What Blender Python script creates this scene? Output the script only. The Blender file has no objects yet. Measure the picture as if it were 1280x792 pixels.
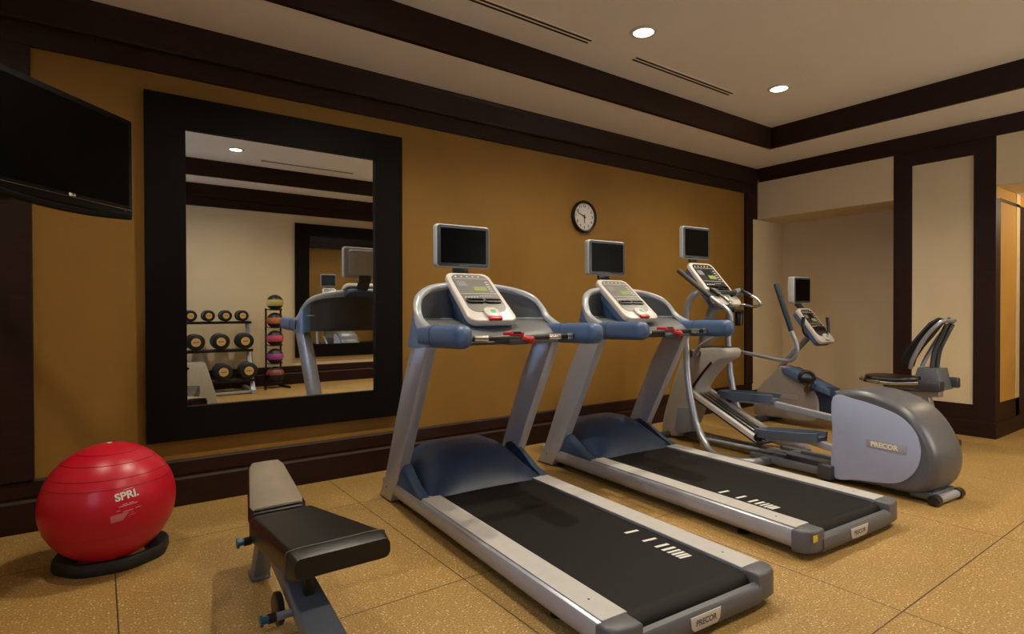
import bpy, bmesh, math, random
from mathutils import Vector, Matrix, Euler
random.seed(7)
S = bpy.context.scene
R = math.radians
# ------------------------------------------------------------------ camera, exposure, light
cam_d = bpy.data.cameras.new('camera'); cam = bpy.data.objects.new('camera', cam_d)
S.collection.objects.link(cam); S.camera = cam
cam_d.sensor_width = 36.0; cam_d.lens = 717.27/1280*36.0; cam_d.clip_start = 0.02
yaw, pit, roll = R(35.735), R(-0.552), R(-0.175)
fw = Vector((math.sin(yaw)*math.cos(pit), math.cos(yaw)*math.cos(pit), math.sin(pit)))
rt = Vector((math.cos(yaw), -math.sin(yaw), 0)); up = rt.cross(fw)
rt, up = rt*math.cos(roll)+up*math.sin(roll), -rt*math.sin(roll)+up*math.cos(roll)
m = Matrix((rt, up, -fw)).transposed().to_4x4(); m.translation = Vector((0, 0, 1.2))
cam.matrix_world = m
S.view_settings.view_transform = 'Standard'; S.view_settings.look = 'None'
S.view_settings.gamma = 1.0; S.view_settings.use_curve_mapping = False
S.view_settings.exposure = 0.0
w = bpy.data.worlds.new('world'); S.world = w; w.use_nodes = True
w.node_tree.nodes['Background'].inputs[0].default_value = (0.55, 0.7, 1.0, 1)
w.node_tree.nodes['Background'].inputs[1].default_value = 0.35
LAMP_COL = (1.0, 0.88, 0.70)
LAMP_W = 135.0
LAMPS = [(-0.35, 2.77), (1.40, 2.77), (3.15, 2.77), (4.93, 2.77), (1.40, 0.30), (3.62, 0.30), (5.20, 0.30)]
WIN_W = 80.0
FILL_WIN_W = 70.0
CYC = S.cycles
CYC.max_bounces = 8; CYC.diffuse_bounces = 5; CYC.glossy_bounces = 5
CYC.sample_clamp_indirect = 4.0
CYC.use_denoising = True

# room numbers
YB, YF = 4.104, -1.17          # clock wall, opposite wall
XL, XR, XN = -1.30, 6.75, 7.39 # left wall, right wall, back of the niche
ZS, ZC = 2.97, 3.18            # soffit, tray ceiling

# ------------------------------------------------------------------ materials
def lin(h):
    h = h.lstrip('#'); v = [int(h[i:i+2], 16)/255 for i in (0, 2, 4)]
    return tuple((c/12.92 if c <= .04045 else ((c+.055)/1.055)**2.4) for c in v)
MATS = {}
def mat(name, col, rough=.5, metal=0., var=.06, scale=20., bump=0., bscale=200., coat=0., spec=.5, emit=None, estr=0.):
    if name in MATS: return MATS[name]
    if isinstance(col, str): col = lin(col)
    mt = bpy.data.materials.new(name); mt.use_nodes = True; nt = mt.node_tree; N = nt.nodes; L = nt.links
    b = N['Principled BSDF']
    tc = N.new('ShaderNodeTexCoord'); ns = N.new('ShaderNodeTexNoise'); ns.inputs['Scale'].default_value = scale; ns.inputs['Detail'].default_value = 4
    L.new(tc.outputs['Object'], ns.inputs['Vector'])
    rp = N.new('ShaderNodeValToRGB'); e = rp.color_ramp.elements
    e[0].position = .3; e[1].position = .7
    e[0].color = tuple(c*(1-var) for c in col)+(1,); e[1].color = tuple(min(1, c*(1+var)) for c in col)+(1,)
    L.new(ns.outputs['Fac'], rp.inputs[0]); L.new(rp.outputs[0], b.inputs['Base Color'])
    b.inputs['Roughness'].default_value = rough; b.inputs['Metallic'].default_value = metal
    b.inputs['Specular IOR Level'].default_value = spec
    b.inputs['Coat Weight'].default_value = coat; b.inputs['Coat Roughness'].default_value = .15
    if bump:
        n2 = N.new('ShaderNodeTexNoise'); n2.inputs['Scale'].default_value = bscale; L.new(tc.outputs['Object'], n2.inputs['Vector'])
        bp = N.new('ShaderNodeBump'); bp.inputs['Strength'].default_value = bump; bp.inputs['Distance'].default_value = .002
        L.new(n2.outputs['Fac'], bp.inputs['Height']); L.new(bp.outputs[0], b.inputs['Normal'])
    if emit:
        b.inputs['Emission Color'].default_value = tuple(emit)+(1,); b.inputs['Emission Strength'].default_value = estr
    MATS[name] = mt; return mt
orange = mat('orange wallcovering', '#86601c', .75, var=.05, scale=3, bump=.25, bscale=90)
amber = mat('amber panel wallcovering', '#bd8d3a', .7, var=.05, scale=3, bump=.25, bscale=90)
beige = mat('beige wall paint', '#d6c19a', .8, var=.03, scale=3, bump=.15, bscale=120)
ceilm = mat('cream ceiling paint', '#ece6da', .85, var=.02, scale=2, bump=.1, bscale=150)
def wood_mat():
    mt = bpy.data.materials.new('espresso stained wood'); mt.use_nodes = True; nt = mt.node_tree; N = nt.nodes; L = nt.links
    b = N['Principled BSDF']; tc = N.new('ShaderNodeTexCoord'); mp = N.new('ShaderNodeMapping'); mp.inputs['Scale'].default_value = (2, 2, 14)
    ns = N.new('ShaderNodeTexNoise'); ns.inputs['Scale'].default_value = 5; ns.inputs['Detail'].default_value = 8
    L.new(tc.outputs['Object'], mp.inputs[0]); L.new(mp.outputs[0], ns.inputs['Vector'])
    rp = N.new('ShaderNodeValToRGB'); e = rp.color_ramp.elements; e[0].color = lin('#1e0e08')+(1,); e[1].color = lin('#2f1810')+(1,)
    L.new(ns.outputs['Fac'], rp.inputs[0]); L.new(rp.outputs[0], b.inputs['Base Color']); b.inputs['Roughness'].default_value = .5; b.inputs['Specular IOR Level'].default_value = .22
    return mt
wood = wood_mat()
black_wood = mat('near black mirror frame wood', '#0b0705', .6, var=.15, scale=12, spec=.12)
def floor_mat():
    mt = bpy.data.materials.new('speckled gold rubber tiles'); mt.use_nodes = True; nt = mt.node_tree; N = nt.nodes; L = nt.links
    b = N['Principled BSDF']; tc = N.new('ShaderNodeTexCoord')
    n1 = N.new('ShaderNodeTexNoise'); n1.inputs['Scale'].default_value = 120; n1.inputs['Detail'].default_value = 6; n1.inputs['Roughness'].default_value = .75
    n2 = N.new('ShaderNodeTexVoronoi'); n2.inputs['Scale'].default_value = 85
    n3 = N.new('ShaderNodeTexNoise'); n3.inputs['Scale'].default_value = 1.3
    for n in (n1, n2, n3): L.new(tc.outputs['Object'], n.inputs['Vector'])
    r1 = N.new('ShaderNodeValToRGB'); e = r1.color_ramp.elements
    e[0].position = .36; e[0].color = lin('#6e5226')+(1,); e[1].position = .66; e[1].color = lin('#c8a360')+(1,)
    x = e.new(.5); x.color = lin('#aa8546')+(1,)
    L.new(n1.outputs['Fac'], r1.inputs[0])
    r2 = N.new('ShaderNodeValToRGB'); q = r2.color_ramp.elements; q[0].position = .20; q[0].color = (1, 1, 1, 1); q[1].position = .30; q[1].color = (0, 0, 0, 1)
    L.new(n2.outputs['Distance'], r2.inputs[0])
    mx = N.new('ShaderNodeMix'); mx.data_type = 'RGBA'; mx.inputs['B'].default_value = lin('#f2e3b8')+(1,)
    ml = N.new('ShaderNodeMath'); ml.operation = 'MULTIPLY'; ml.inputs[1].default_value = .8
    sc_ = N.new('ShaderNodeSeparateColor'); L.new(n2.outputs['Color'], sc_.inputs[0]); gt = N.new('ShaderNodeMath'); gt.operation = 'GREATER_THAN'; gt.inputs[1].default_value = .62; L.new(sc_.outputs[0], gt.inputs[0])
    mm = N.new('ShaderNodeMath'); mm.operation = 'MULTIPLY'; L.new(gt.outputs[0], mm.inputs[0]); L.new(r2.outputs[0], mm.inputs[1]); L.new(mm.outputs[0], ml.inputs[0]); L.new(ml.outputs[0], mx.inputs['Factor']); L.new(r1.outputs[0], mx.inputs['A'])
    # large soft variation
    m2 = N.new('ShaderNodeMix'); m2.data_type = 'RGBA'; m2.blend_type = 'MULTIPLY'; m2.inputs['Factor'].default_value = .35
    L.new(mx.outputs['Result'], m2.inputs['A']); L.new(n3.outputs['Fac'], m2.inputs['B'])
    # tile joints every 1.27 m
    sx = N.new('ShaderNodeSeparateXYZ'); L.new(tc.outputs['Object'], sx.inputs[0]); facs = []
    for ax, off in (('X', .05), ('Y', .94)):
        a = N.new('ShaderNodeMath'); a.operation = 'SUBTRACT'; a.inputs[1].default_value = off-12.7; L.new(sx.outputs[ax], a.inputs[0])
        c = N.new('ShaderNodeMath'); c.operation = 'PINGPONG'; c.inputs[1].default_value = .635; L.new(a.outputs[0], c.inputs[0])
        d = N.new('ShaderNodeMath'); d.operation = 'LESS_THAN'; d.inputs[1].default_value = .0028; L.new(c.outputs[0], d.inputs[0]); facs.append(d)
    mxx = N.new('ShaderNodeMath'); mxx.operation = 'MAXIMUM'; L.new(facs[0].outputs[0], mxx.inputs[0]); L.new(facs[1].outputs[0], mxx.inputs[1])
    m3 = N.new('ShaderNodeMix'); m3.data_type = 'RGBA'; m3.inputs['B'].default_value = lin('#3b2c16')+(1,)
    L.new(mxx.outputs[0], m3.inputs['Factor']); L.new(m2.outputs['Result'], m3.inputs['A']); L.new(m3.outputs['Result'], b.inputs['Base Color'])
    b.inputs['Roughness'].default_value = .55
    bp = N.new('ShaderNodeBump'); bp.inputs['Strength'].default_value = .3; bp.inputs['Distance'].default_value = .002
    L.new(n1.outputs['Fac'], bp.inputs['Height']); L.new(bp.outputs[0], b.inputs['Normal'])
    return mt
floorm = floor_mat()
silver = mat('silver painted aluminium', '#a9abb4', .32, .35, var=.03)
rail_top = mat('light grey step rail', '#b9b6b2', .45, .1, var=.03, bump=.1, bscale=300)
slate = mat('slate blue plastic', '#455d80', .42, var=.04)
navy = mat('dark blue motor cover plastic', '#1c2d46', .36, var=.05)
greyp = mat('mid grey plastic', '#77797c', .45, var=.04)
darkp = mat('charcoal plastic', '#3a3c40', .4, var=.05)
tvblack = mat('gloss black television plastic', '#070606', .45, var=.1, spec=.15)
blackp = mat('black plastic', '#101011', .35, var=.1)
beltm = mat('black rubber running belt', '#131211', .55, spec=.2, var=.08, scale=60, bump=.2, bscale=600)
white = mat('white print', '#d8d6d0', .5, var=.02)
bezel = mat('pearl white plastic', '#c6c0bb', .32, var=.02)
face = mat('grey console face', '#6c6a66', .3, var=.05, scale=40)
faced = mat('dark console face', '#3a3835', .25, var=.05)
lcd = mat('green lcd glass', '#8c9a62', .2, var=.05)
screen = mat('black screen glass', '#040404', .3, var=.1, spec=.08)
tvbez = mat('blue grey screen bezel', '#3c444e', .35, var=.04)
tvshell = mat('silver screen shell', '#b6b8ba', .35, .1, var=.03)
red = mat('red plastic', '#b5141b', .4, var=.05)
green = mat('green print', '#3fa06a', .5, var=.02)
chrome = mat('polished steel', '#c4c4c6', .2, 1., var=.02)
tube_m = mat('silver grey frame tube', '#9a9da6', .3, .5, var=.03)
ballm = mat('red vinyl ball', '#bc0a26', .34, var=.06, scale=6)
ball_l = mat('dark red groove', '#8a0714', .4)
pinkp = mat('faded pink print', '#d98f93', .6)
vinyl = mat('black upholstery vinyl', '#0f0c0b', .34, var=.1, bump=.25, bscale=500)
gvinyl = mat('grey brown vinyl with painted sheen', '#857969', .42, var=.1, scale=8, bump=.25, bscale=500)  # ceiling sheen on black vinyl, painted as a lighter colour
stitch = mat('seam piping', '#4a4440', .5)
steelblue = mat('blue grey painted steel', '#62676d', .35, .2, var=.04)
teal = mat('teal knob plastic', '#1e5a70', .35)
lgrey = mat('light blue grey panel plastic', '#a2abc6', .5, var=.02)
dgrey = mat('dark grey housing plastic', '#56575c', .34, var=.03)
ggrey = mat('warm grey housing plastic', '#a19c93', .45, var=.04)
gold = mat('pale gold lettering', '#f4eccb', .35)
yellow = mat('yellow sticker', '#d6b92a', .5)
mesh_f = mat('black mesh fabric', '#1b1b1c', .7, var=.3, scale=200)
iron = mat('black rubber dumbbell head', '#161616', .45, var=.15)
tan = mat('tan dumbbell disc', '#c9a96a', .5)
clockw = mat('off white clock face', '#cbc3ba', .5, var=.01)
plyo = mat('grey beige vinyl box', '#8f8775', .5, var=.05)
mirrorm = mat('mirror glass', (0.80, 0.82, 0.82), .0, 1., var=.0)
lampm = mat('glowing lamp lens', (1, .95, .85), .5, emit=(1.0, .93, .80), estr=14.)
whitem = mat('white trim metal', '#cfc8bb', .5)
slotm = mat('black vent slot', '#0b0908', .7)
glassm = mat('window glass', (.9, .95, 1), .02, var=0.); glassm.node_tree.nodes['Principled BSDF'].inputs['Transmission Weight'].default_value = 1.0
med = {k: mat('medicine ball '+k, c, .5, var=.08) for k, c in dict(yellow='#b5a557', orange='#b8683f', pink='#c04a66', purple='#a04a9a', brick='#7d3a34').items()}

# ------------------------------------------------------------------ mesh helpers
def cat(pts, n=8, closed=False):
    pts = [Vector(p) for p in pts]; out = []; N = len(pts)
    if N < 3: return pts
    rng = range(N if closed else N-1)
    for i in rng:
        if closed: p0, p1, p2, p3 = pts[i-1], pts[i], pts[(i+1) % N], pts[(i+2) % N]
        else: p0, p1, p2, p3 = pts[max(i-1, 0)], pts[i], pts[i+1], pts[min(i+2, N-1)]
        for k in range(n):
            t = k/n; t2 = t*t; t3 = t2*t
            out.append(.5*((2*p1)+(-p0+p2)*t+(2*p0-5*p1+4*p2-p3)*t2+(-p0+3*p1-3*p2+p3)*t3))
    if not closed: out.append(pts[-1])
    return out
def rrect(w, h, r, n=5):
    o = []
    for cx, cy, a0 in ((w/2-r, h/2-r, 0), (-w/2+r, h/2-r, 90), (-w/2+r, -h/2+r, 180), (w/2-r, -h/2+r, 270)):
        for k in range(n+1):
            a = R(a0+90*k/n); o.append((cx+r*math.cos(a), cy+r*math.sin(a)))
    return o
def circ(r, n=16, ry=None):
    ry = ry or r
    return [(r*math.cos(2*math.pi*k/n), ry*math.sin(2*math.pi*k/n)) for k in range(n)]
class MB:
    def __init__(s): s.bm = bmesh.new()
    def add(s, verts, faces, M=None):
        vs = [s.bm.verts.new(M @ Vector(v) if M else Vector(v)) for v in verts]
        for f in faces:
            try: s.bm.faces.new([vs[i] for i in f])
            except ValueError: pass
        return s
    def box(s, x0, x1, y0, y1, z0, z1, bev=0., seg=2, M=None):
        b = bmesh.new(); bmesh.ops.create_cube(b, size=1)
        for v in b.verts: v.co = Vector(((x0+x1)/2+v.co.x*abs(x1-x0), (y0+y1)/2+v.co.y*abs(y1-y0), (z0+z1)/2+v.co.z*abs(z1-z0)))
        if bev: bmesh.ops.bevel(b, geom=b.edges[:], offset=bev, segments=seg, profile=.5, affect='EDGES')
        return s.merge(b, M)
    def merge(s, b, M=None):
        b.verts.index_update()
        s.add([v.co.copy() for v in b.verts], [[v.index for v in f.verts] for f in b.faces], M); b.free(); return s
    def prism(s, poly, axis, a0, a1, bev=0., seg=2, M=None):
        """poly: 2-D outline in the two other axes (x:(y,z), y:(x,z), z:(x,y)), extruded a0..a1"""
        def P(p, a): return {'x': (a, p[0], p[1]), 'y': (p[0], a, p[1]), 'z': (p[0], p[1], a)}[axis]
        b = bmesh.new(); n = len(poly)
        va = [b.verts.new(P(p, a0)) for p in poly]; vb = [b.verts.new(P(p, a1)) for p in poly]
        b.faces.new(va); b.faces.new(vb[::-1])
        for i in range(n): b.faces.new([va[i], va[(i+1) % n], vb[(i+1) % n], vb[i]])
        bmesh.ops.recalc_face_normals(b, faces=b.faces[:])
        if bev:
            caps = [e for e in b.edges if (e.verts[0] in va and e.verts[1] in va) or (e.verts[0] in vb and e.verts[1] in vb)]
            bmesh.ops.bevel(b, geom=caps, offset=bev, segments=seg, profile=.5, affect='EDGES')
        return s.merge(b, M)
    def loft(s, rings, closed=True, cap=True, M=None):
        n = len(rings[0]); vs = [p for r_ in rings for p in r_]; f = []
        for i in range(len(rings)-1):
            for k in range(n if closed else n-1):
                f.append((i*n+k, i*n+(k+1) % n, (i+1)*n+(k+1) % n, (i+1)*n+k))
        if cap: f.append(tuple(range(n))[::-1]); f.append(tuple((len(rings)-1)*n+k for k in range(n)))
        return s.add(vs, f, M)
    def sweep(s, path, sec, scale=None, cap=True, upv=(0, 0, 1), M=None, rnd=False):
        path = [Vector(p) for p in path]; rings = []
        t = (path[1]-path[0]).normalized(); u = Vector(upv)
        if abs(t.dot(u)) > .95: u = Vector((0, 1, 0))
        a = t.cross(u).normalized()
        for i, p in enumerate(path):
            t = (path[min(i+1, len(path)-1)]-path[max(i-1, 0)]).normalized()
            a = (a-t*a.dot(t)).normalized(); b = a.cross(t).normalized()
            k = scale[i] if scale else 1.
            rings.append([p+a*(x*k)+b*(y*k) for x, y in sec])
        return s.loft(rings, True, cap, M)
    def tube(s, pts, r, n=12, smooth=6, cap=True, M=None):
        path = cat(pts, smooth) if len(pts) > 2 and smooth else [Vector(p) for p in pts]
        return s.sweep(path, circ(r, n), cap=cap, M=M)
    def capsule(s, pts, sec, endr, smooth=6, M=None, ends=(1, 1)):
        path = cat(pts, smooth) if len(pts) > 2 else [Vector(p) for p in pts]
        d0 = (path[0]-path[1]).normalized(); d1 = (path[-1]-path[-2]).normalized()
        pre, post, ps, qs = [], [], [], []
        for k in range(6):
            a = math.pi/2*k/5.3
            if ends[0]: pre.insert(0, path[0]+d0*endr*math.sin(a)); ps.insert(0, math.cos(a))
            if ends[1]: post.append(path[-1]+d1*endr*math.sin(a)); qs.append(math.cos(a))
        return s.sweep(pre[:-1]+path+post[1:], sec, scale=ps[:-1]+[1.]*len(path)+qs[1:], M=M)
    def lathe(s, prof, n=24, M=None, cap=True):
        rings = [[(r_*math.cos(2*math.pi*k/n), r_*math.sin(2*math.pi*k/n), z) for k in range(n)] for r_, z in prof]
        return s.loft(rings, True, cap, M)
    def sphere(s, c, r, u=32, v=20, sc=(1, 1, 1), M=None):
        b = bmesh.new(); bmesh.ops.create_uvsphere(b, u_segments=u, v_segments=v, radius=1)
        for q in b.verts: q.co = Vector((c[0]+q.co.x*r*sc[0], c[1]+q.co.y*r*sc[1], c[2]+q.co.z*r*sc[2]))
        return s.merge(b, M)
    def build(s, name, mt, parent=None, smooth=True, ang=35):
        bmesh.ops.recalc_face_normals(s.bm, faces=s.bm.faces[:])
        me = bpy.data.meshes.new(name); s.bm.to_mesh(me); s.bm.free()
        me.materials.append(mt)
        if smooth: me.shade_smooth(); me.set_sharp_from_angle(angle=R(ang))
        o = bpy.data.objects.new(name, me); S.collection.objects.link(o)
        if parent: o.parent = parent
        return o
def thing(name, label, catg, loc=(0, 0, 0), rz=0., group=None, rot=None):
    o = bpy.data.objects.new(name, None); S.collection.objects.link(o); o.location = loc
    o.rotation_euler = rot or (0, 0, rz); o.empty_display_size = .1
    o['label'] = label; o['category'] = catg
    if group: o['group'] = group
    return o
def tag(o, label, catg, group=None):
    o['label'] = label; o['category'] = catg
    if group: o['group'] = group
    return o
def struct(name, mb, mt, smooth=False, parent=None):
    o = mb.build(name, mt, parent, smooth)
    if not parent: o['kind'] = 'structure'
    return o
def copy_tree(o, parent=None):
    c = o.copy(); S.collection.objects.link(c)
    if parent: c.parent = parent; c.matrix_parent_inverse = o.matrix_parent_inverse
    for ch in list(o.children): copy_tree(ch, c)
    return c
def text_pts(txt, size, ext=.0, bold=0.):
    cu = bpy.data.curves.new('t', 'FONT'); cu.body = txt; cu.size = size; cu.extrude = ext; cu.offset = bold
    cu.align_x = 'CENTER'; cu.align_y = 'CENTER'
    o = bpy.data.objects.new('t', cu); S.collection.objects.link(o)
    dg = bpy.context.evaluated_depsgraph_get(); dg.update()
    me = bpy.data.meshes.new_from_object(o.evaluated_get(dg))
    v = [tuple(q.co) for q in me.vertices]; f = [tuple(p.vertices) for p in me.polygons]
    bpy.data.objects.remove(o); bpy.data.curves.remove(cu); bpy.data.meshes.remove(me)
    return v, f
def plane_M(o, ux, uy):
    ux = Vector(ux).normalized(); uy = Vector(uy); uy = (uy-ux*uy.dot(ux)).normalized(); n = ux.cross(uy)
    M = Matrix((ux, uy, n)).transposed().to_4x4(); M.translation = Vector(o); return M

# ------------------------------------------------------------------ room shell
T = .12
struct('floor', MB().box(XL-T, 9.2, YF-T, YB+T, -.1, 0), floorm)
struct('wall_back', MB().box(XL-T, 6.651, YB, YB+T, 0, ZC), orange)
struct('wall_niche_side', MB().box(6.651, XN+T, YB, YB+T, 0, ZC), beige)
struct('wall_niche_back', MB().box(XN, XN+T, 1.7, YB, 0, ZC), beige)
struct('wall_niche_header', MB().box(XR, XN-.001, 2.54, YB-.001, 2.35, ZC), beige)
struct('wall_pilaster', MB().box(XR+.012, XN-.001, 1.712, 2.54, 0, ZC), beige)
struct('wall_passage_header', MB().box(XR, XN, .2, 1.70, 2.35, ZC), beige)
struct('wall_passage_side', MB().box(XN, 9.2, 1.712, 1.9, 0, 2.6), amber)
struct('wall_passage_near', MB().box(XR, 9.2, .05, .2, 0, ZC), beige)
struct('wall_passage_end', MB().box(9.1, 9.2, .2, 1.71, 0, 2.6), beige)
struct('ceiling_passage', MB().box(XN, 9.2, .2, 1.9, 2.35, 2.45), ceilm)
struct('wall_right', MB().box(XR, XR+T, YF-T, .05, 0, ZC), beige)
# left wall with a window opening
wy0, wy1, wz0, wz1 = -.75, 1.05, .85, 2.35
struct('wall_left', MB().box(XL-T, XL, YF, wy0, 0, ZC).box(XL-T, XL, wy1, YB, 0, ZC).box(XL-T, XL, wy0, wy1, 0, wz0).box(XL-T, XL, wy0, wy1, wz1, ZC), beige)
wf = MB()
for a, b in ((wy0-.08, wy0), (wy1, wy1+.08)): wf.box(XL, XL+.03, a, b, wz0-.08, wz1+.08)
wf.box(XL, XL+.03, wy0, wy1, wz1, wz1+.08).box(XL, XL+.04, wy0, wy1, wz0-.08, wz0)
wf.box(XL-.08, XL-.03, (wy0+wy1)/2-.025, (wy0+wy1)/2+.025, wz0, wz1)
win = struct('window_1', wf, wood)
MB().box(XL-.062, XL-.056, wy0, wy1, wz0, wz1).build('pane', glassm, win)
vx0, vx1 = 4.60, 6.30
struct('wall_front', MB().box(XL-T, vx0, YF-T, YF, 0, ZC).box(vx1, XR+T, YF-T, YF, 0, ZC).box(vx0, vx1, YF-T, YF, 0, wz0).box(vx0, vx1, YF-T, YF, wz1, ZC), beige)
wf = MB()
for a, b in ((vx0-.08, vx0), (vx1, vx1+.08)): wf.box(a, b, YF, YF+.03, wz0-.08, wz1+.08)
wf.box(vx0, vx1, YF, YF+.03, wz1, wz1+.08).box(vx0, vx1, YF, YF+.04, wz0-.08, wz0).box((vx0+vx1)/2-.025, (vx0+vx1)/2+.025, YF-.08, YF-.03, wz0, wz1)
w2 = struct('added_fill_window', wf, wood)  # unseen window, added to bring ambient fill to the right side
MB().box(vx0, vx1, YF-.062, YF-.056, wz0, wz1).build('pane', glassm, w2)
# ceiling: perimeter soffit and raised tray
tx0, tx1, ty0, ty1 = XL+.66, 5.95, YF+.66, 3.44
sf = MB()
sf.box(XL, XR, ty1, YB, ZS, ZC+.02).box(XL, XR, YF, ty0, ZS, ZC+.02).box(XL, tx0, ty0, ty1, ZS, ZC+.02).box(tx1, XR, ty0, ty1, ZS, ZC+.02)
struct('ceiling_soffit', sf, ceilm)
struct('ceiling', MB().box(XL-T, 9.2, YF-T, YB+T, ZC+.02, ZC+.15).box(tx0, tx1, ty0, ty1, ZC, ZC+.02), ceilm)
tr = MB(); h = .022
tr.box(tx0, tx1, ty1-h, ty1, ZS-.004, ZC).box(tx0, tx1, ty0, ty0+h, ZS-.004, ZC).box(tx0, tx0+h, ty0+h, ty1-h, ZS-.004, ZC).box(tx1-h, tx1, ty0+h, ty1-h, ZS-.004, ZC)
tr.box(tx0-.015, tx1+.015, ty1-h, ty1+.015, ZS-.012, ZS-.004).box(tx0-.015, tx1+.015, ty0-.015, ty0+h, ZS-.012, ZS-.004).box(tx1-h, tx1+.015, ty0+h, ty1-h, ZS-.012, ZS-.004).box(tx0-.015, tx0+h, ty0+h, ty1-h, ZS-.012, ZS-.004)
struct('trim_1', tr, wood)
# crown profiles
def crown(mb, x0, x1, y0, y1, side, z0=2.81, frieze=False):
    prof = [(0, z0), (.018, z0), (.022, z0+.012), (.055, ZS-.03), (.06, ZS-.012), (.06, ZS), (0, ZS)]
    if frieze:
        prof = [(0, 2.655), (.02, 2.655), (.02, 2.765), (.010, 2.770), (.010, 2.782), (.028, 2.787), (.034, 2.80), (.055, ZS-.03), (.06, ZS-.012), (.06, ZS), (0, ZS)]
    if side == 'back': mb.prism([(YB-d, z) for d, z in prof], 'x', x0, x1)
    if side == 'front': mb.prism([(YF+d, z) for d, z in prof], 'x', x0, x1)
    if side == 'left': mb.prism([(XL+d, z) for d, z in prof], 'y', y0, y1)
    if side == 'right': mb.prism([(XR-d, z) for d, z in prof], 'y', y0, y1)
    return mb
struct('trim_2', crown(MB(), XL, XR, 0, 0, 'back', frieze=True), wood)
struct('trim_3', crown(MB(), XL, XR, 0, 0, 'front', frieze=True), wood)
struct('trim_4', crown(MB(), 0, 0, YF+.06, YB-.06, 'left', frieze=True), wood)
struct('trim_5', crown(MB(), 0, 0, YF+.06, YB-.06, 'right'), wood)
def base_prof(h): return [(0, 0), (.024, 0), (.024, h*.57), (.014, h*.62), (.014, h*.65), (.020, h*.69), (.020, h-.012), (.012, h), (0, h)]
bp_ = base_prof(.286)
struct('baseboard_back', MB().prism([(YB-d, z) for d, z in bp_], 'x', XL, 6.651), wood)
struct('baseboard_front', MB().prism([(YF+d, z) for d, z in bp_], 'x', XL, XR), wood)
struct('baseboard_left', MB().prism([(XL+d, z) for d, z in bp_], 'y', YF, YB), wood)
struct('baseboard_right', MB().prism([(XR-d, z) for d, z in bp_], 'y', YF, .05), wood)
struct('baseboard_niche', MB().prism([(XN-d, z) for d, z in base_prof(.2)], 'y', 2.54, YB).box(6.651, XN, YB-.02, YB, 0, .2), wood)
# corner post and left dark boards
struct('trim_6', MB().box(6.503, 6.651, YB-.03, YB, .286, 2.655).box(6.651, 6.765, YB-.03, YB, 2.352, 2.81), wood)
struct('trim_7', MB().box(-.62, -.295, YB-.035, YB, .286, 2.655, bev=.004), wood)
# pilaster frame
pf = MB()
pf.box(XR-.004, XR+.012, 1.70, 1.868, .145, 2.81).box(XR-.004, XR+.012, 2.38, 2.545, .145, 2.81)
pf.box(XR-.004, XR+.012, 1.868, 2.38, 2.672, 2.81).box(XR-.004, XR+.012, 1.868, 2.38, .145, .30)
pf.box(XR-.018, XR+.012, 1.688, 2.545, 0, .145, bev=.004)
struct('trim_8', pf, wood)
sp = MB()  # passage side of the pilaster and its framed panel
sp.box(XR+.012, 6.89, 1.70, 1.712, .145, 2.24).box(7.50, 9.1, 1.70, 1.712, .145, 2.24).box(6.89, 7.50, 1.70, 1.712, 2.222, 2.25).box(6.89, 7.50, 1.70, 1.712, .145, .326)
sp.box(XR+.012, 9.1, 1.688, 1.712, 0, .145)
struct('trim_9', sp, wood)
struct('wall_passage_panel', MB().box(XR+.012, XN, 1.705, 1.712, .145, 2.35), amber)

# ceiling lamps
for i, (lx, ly) in enumerate(LAMPS):
    where = ['over the wall mounted television', 'above the first treadmill', 'in the tray above the second treadmill', 'nearest the far tray corner',
             'seen in the wall mirror', 'over the open floor behind the photographer', 'near the passage opening'][i]
    t = thing('recessed_ceiling_light', 'round recessed downlight with glowing lens '+where, 'ceiling light', (lx, ly, ZC), group='recessed downlights in the tray ceiling')
    MB().lathe([(.072, -.012), (.088, -.012), (.095, -.004), (.095, 0), (.072, 0)], 32, cap=False).build('trim_ring', whitem, t)
    MB().lathe([(.002, -.006), (.072, -.006), (.072, -.002), (.002, -.002)], 32).build('lens', lampm, t)
    ld = bpy.data.lights.new('downlight', 'SPOT'); ld.energy = LAMP_W*(.5 if lx < 0 else 1); ld.color = LAMP_COL; ld.spot_size = R(140); ld.spot_blend = 1.0; ld.shadow_soft_size = .035
    lo = bpy.data.objects.new('downlight_lamp', ld); S.collection.objects.link(lo); lo.location = (lx, ly, ZC-.03)
# passage lamp
t = thing('recessed_ceiling_light', 'small warm downlight in the low passage ceiling', 'ceiling light', (8.0, 1.15, 2.35))
MB().lathe([(.06, -.01), (.08, -.01), (.085, 0), (.06, 0)], 24, cap=False).build('trim_ring', whitem, t)
MB().lathe([(.002, -.006), (.06, -.006), (.06, -.002), (.002, -.002)], 24).build('lens', lampm, t)
ld = bpy.data.lights.new('passage_light', 'POINT'); ld.energy = 17; ld.color = (1, .80, .50); ld.shadow_soft_size = .06
lo = bpy.data.objects.new('passage_lamp', ld); S.collection.objects.link(lo); lo.location = (7.75, 1.0, 2.25)
# daylight through the window
ld = bpy.data.lights.new('window_daylight', 'AREA'); ld.shape = 'RECTANGLE'; ld.size = wy1-wy0; ld.size_y = wz1-wz0; ld.energy = WIN_W; ld.color = (.55, .72, 1.0)
lo = bpy.data.objects.new('window_daylight', ld); S.collection.objects.link(lo); lo.location = (XL-.25, (wy0+wy1)/2, (wz0+wz1)/2); lo.rotation_euler = (0, R(-90), 0)

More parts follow.
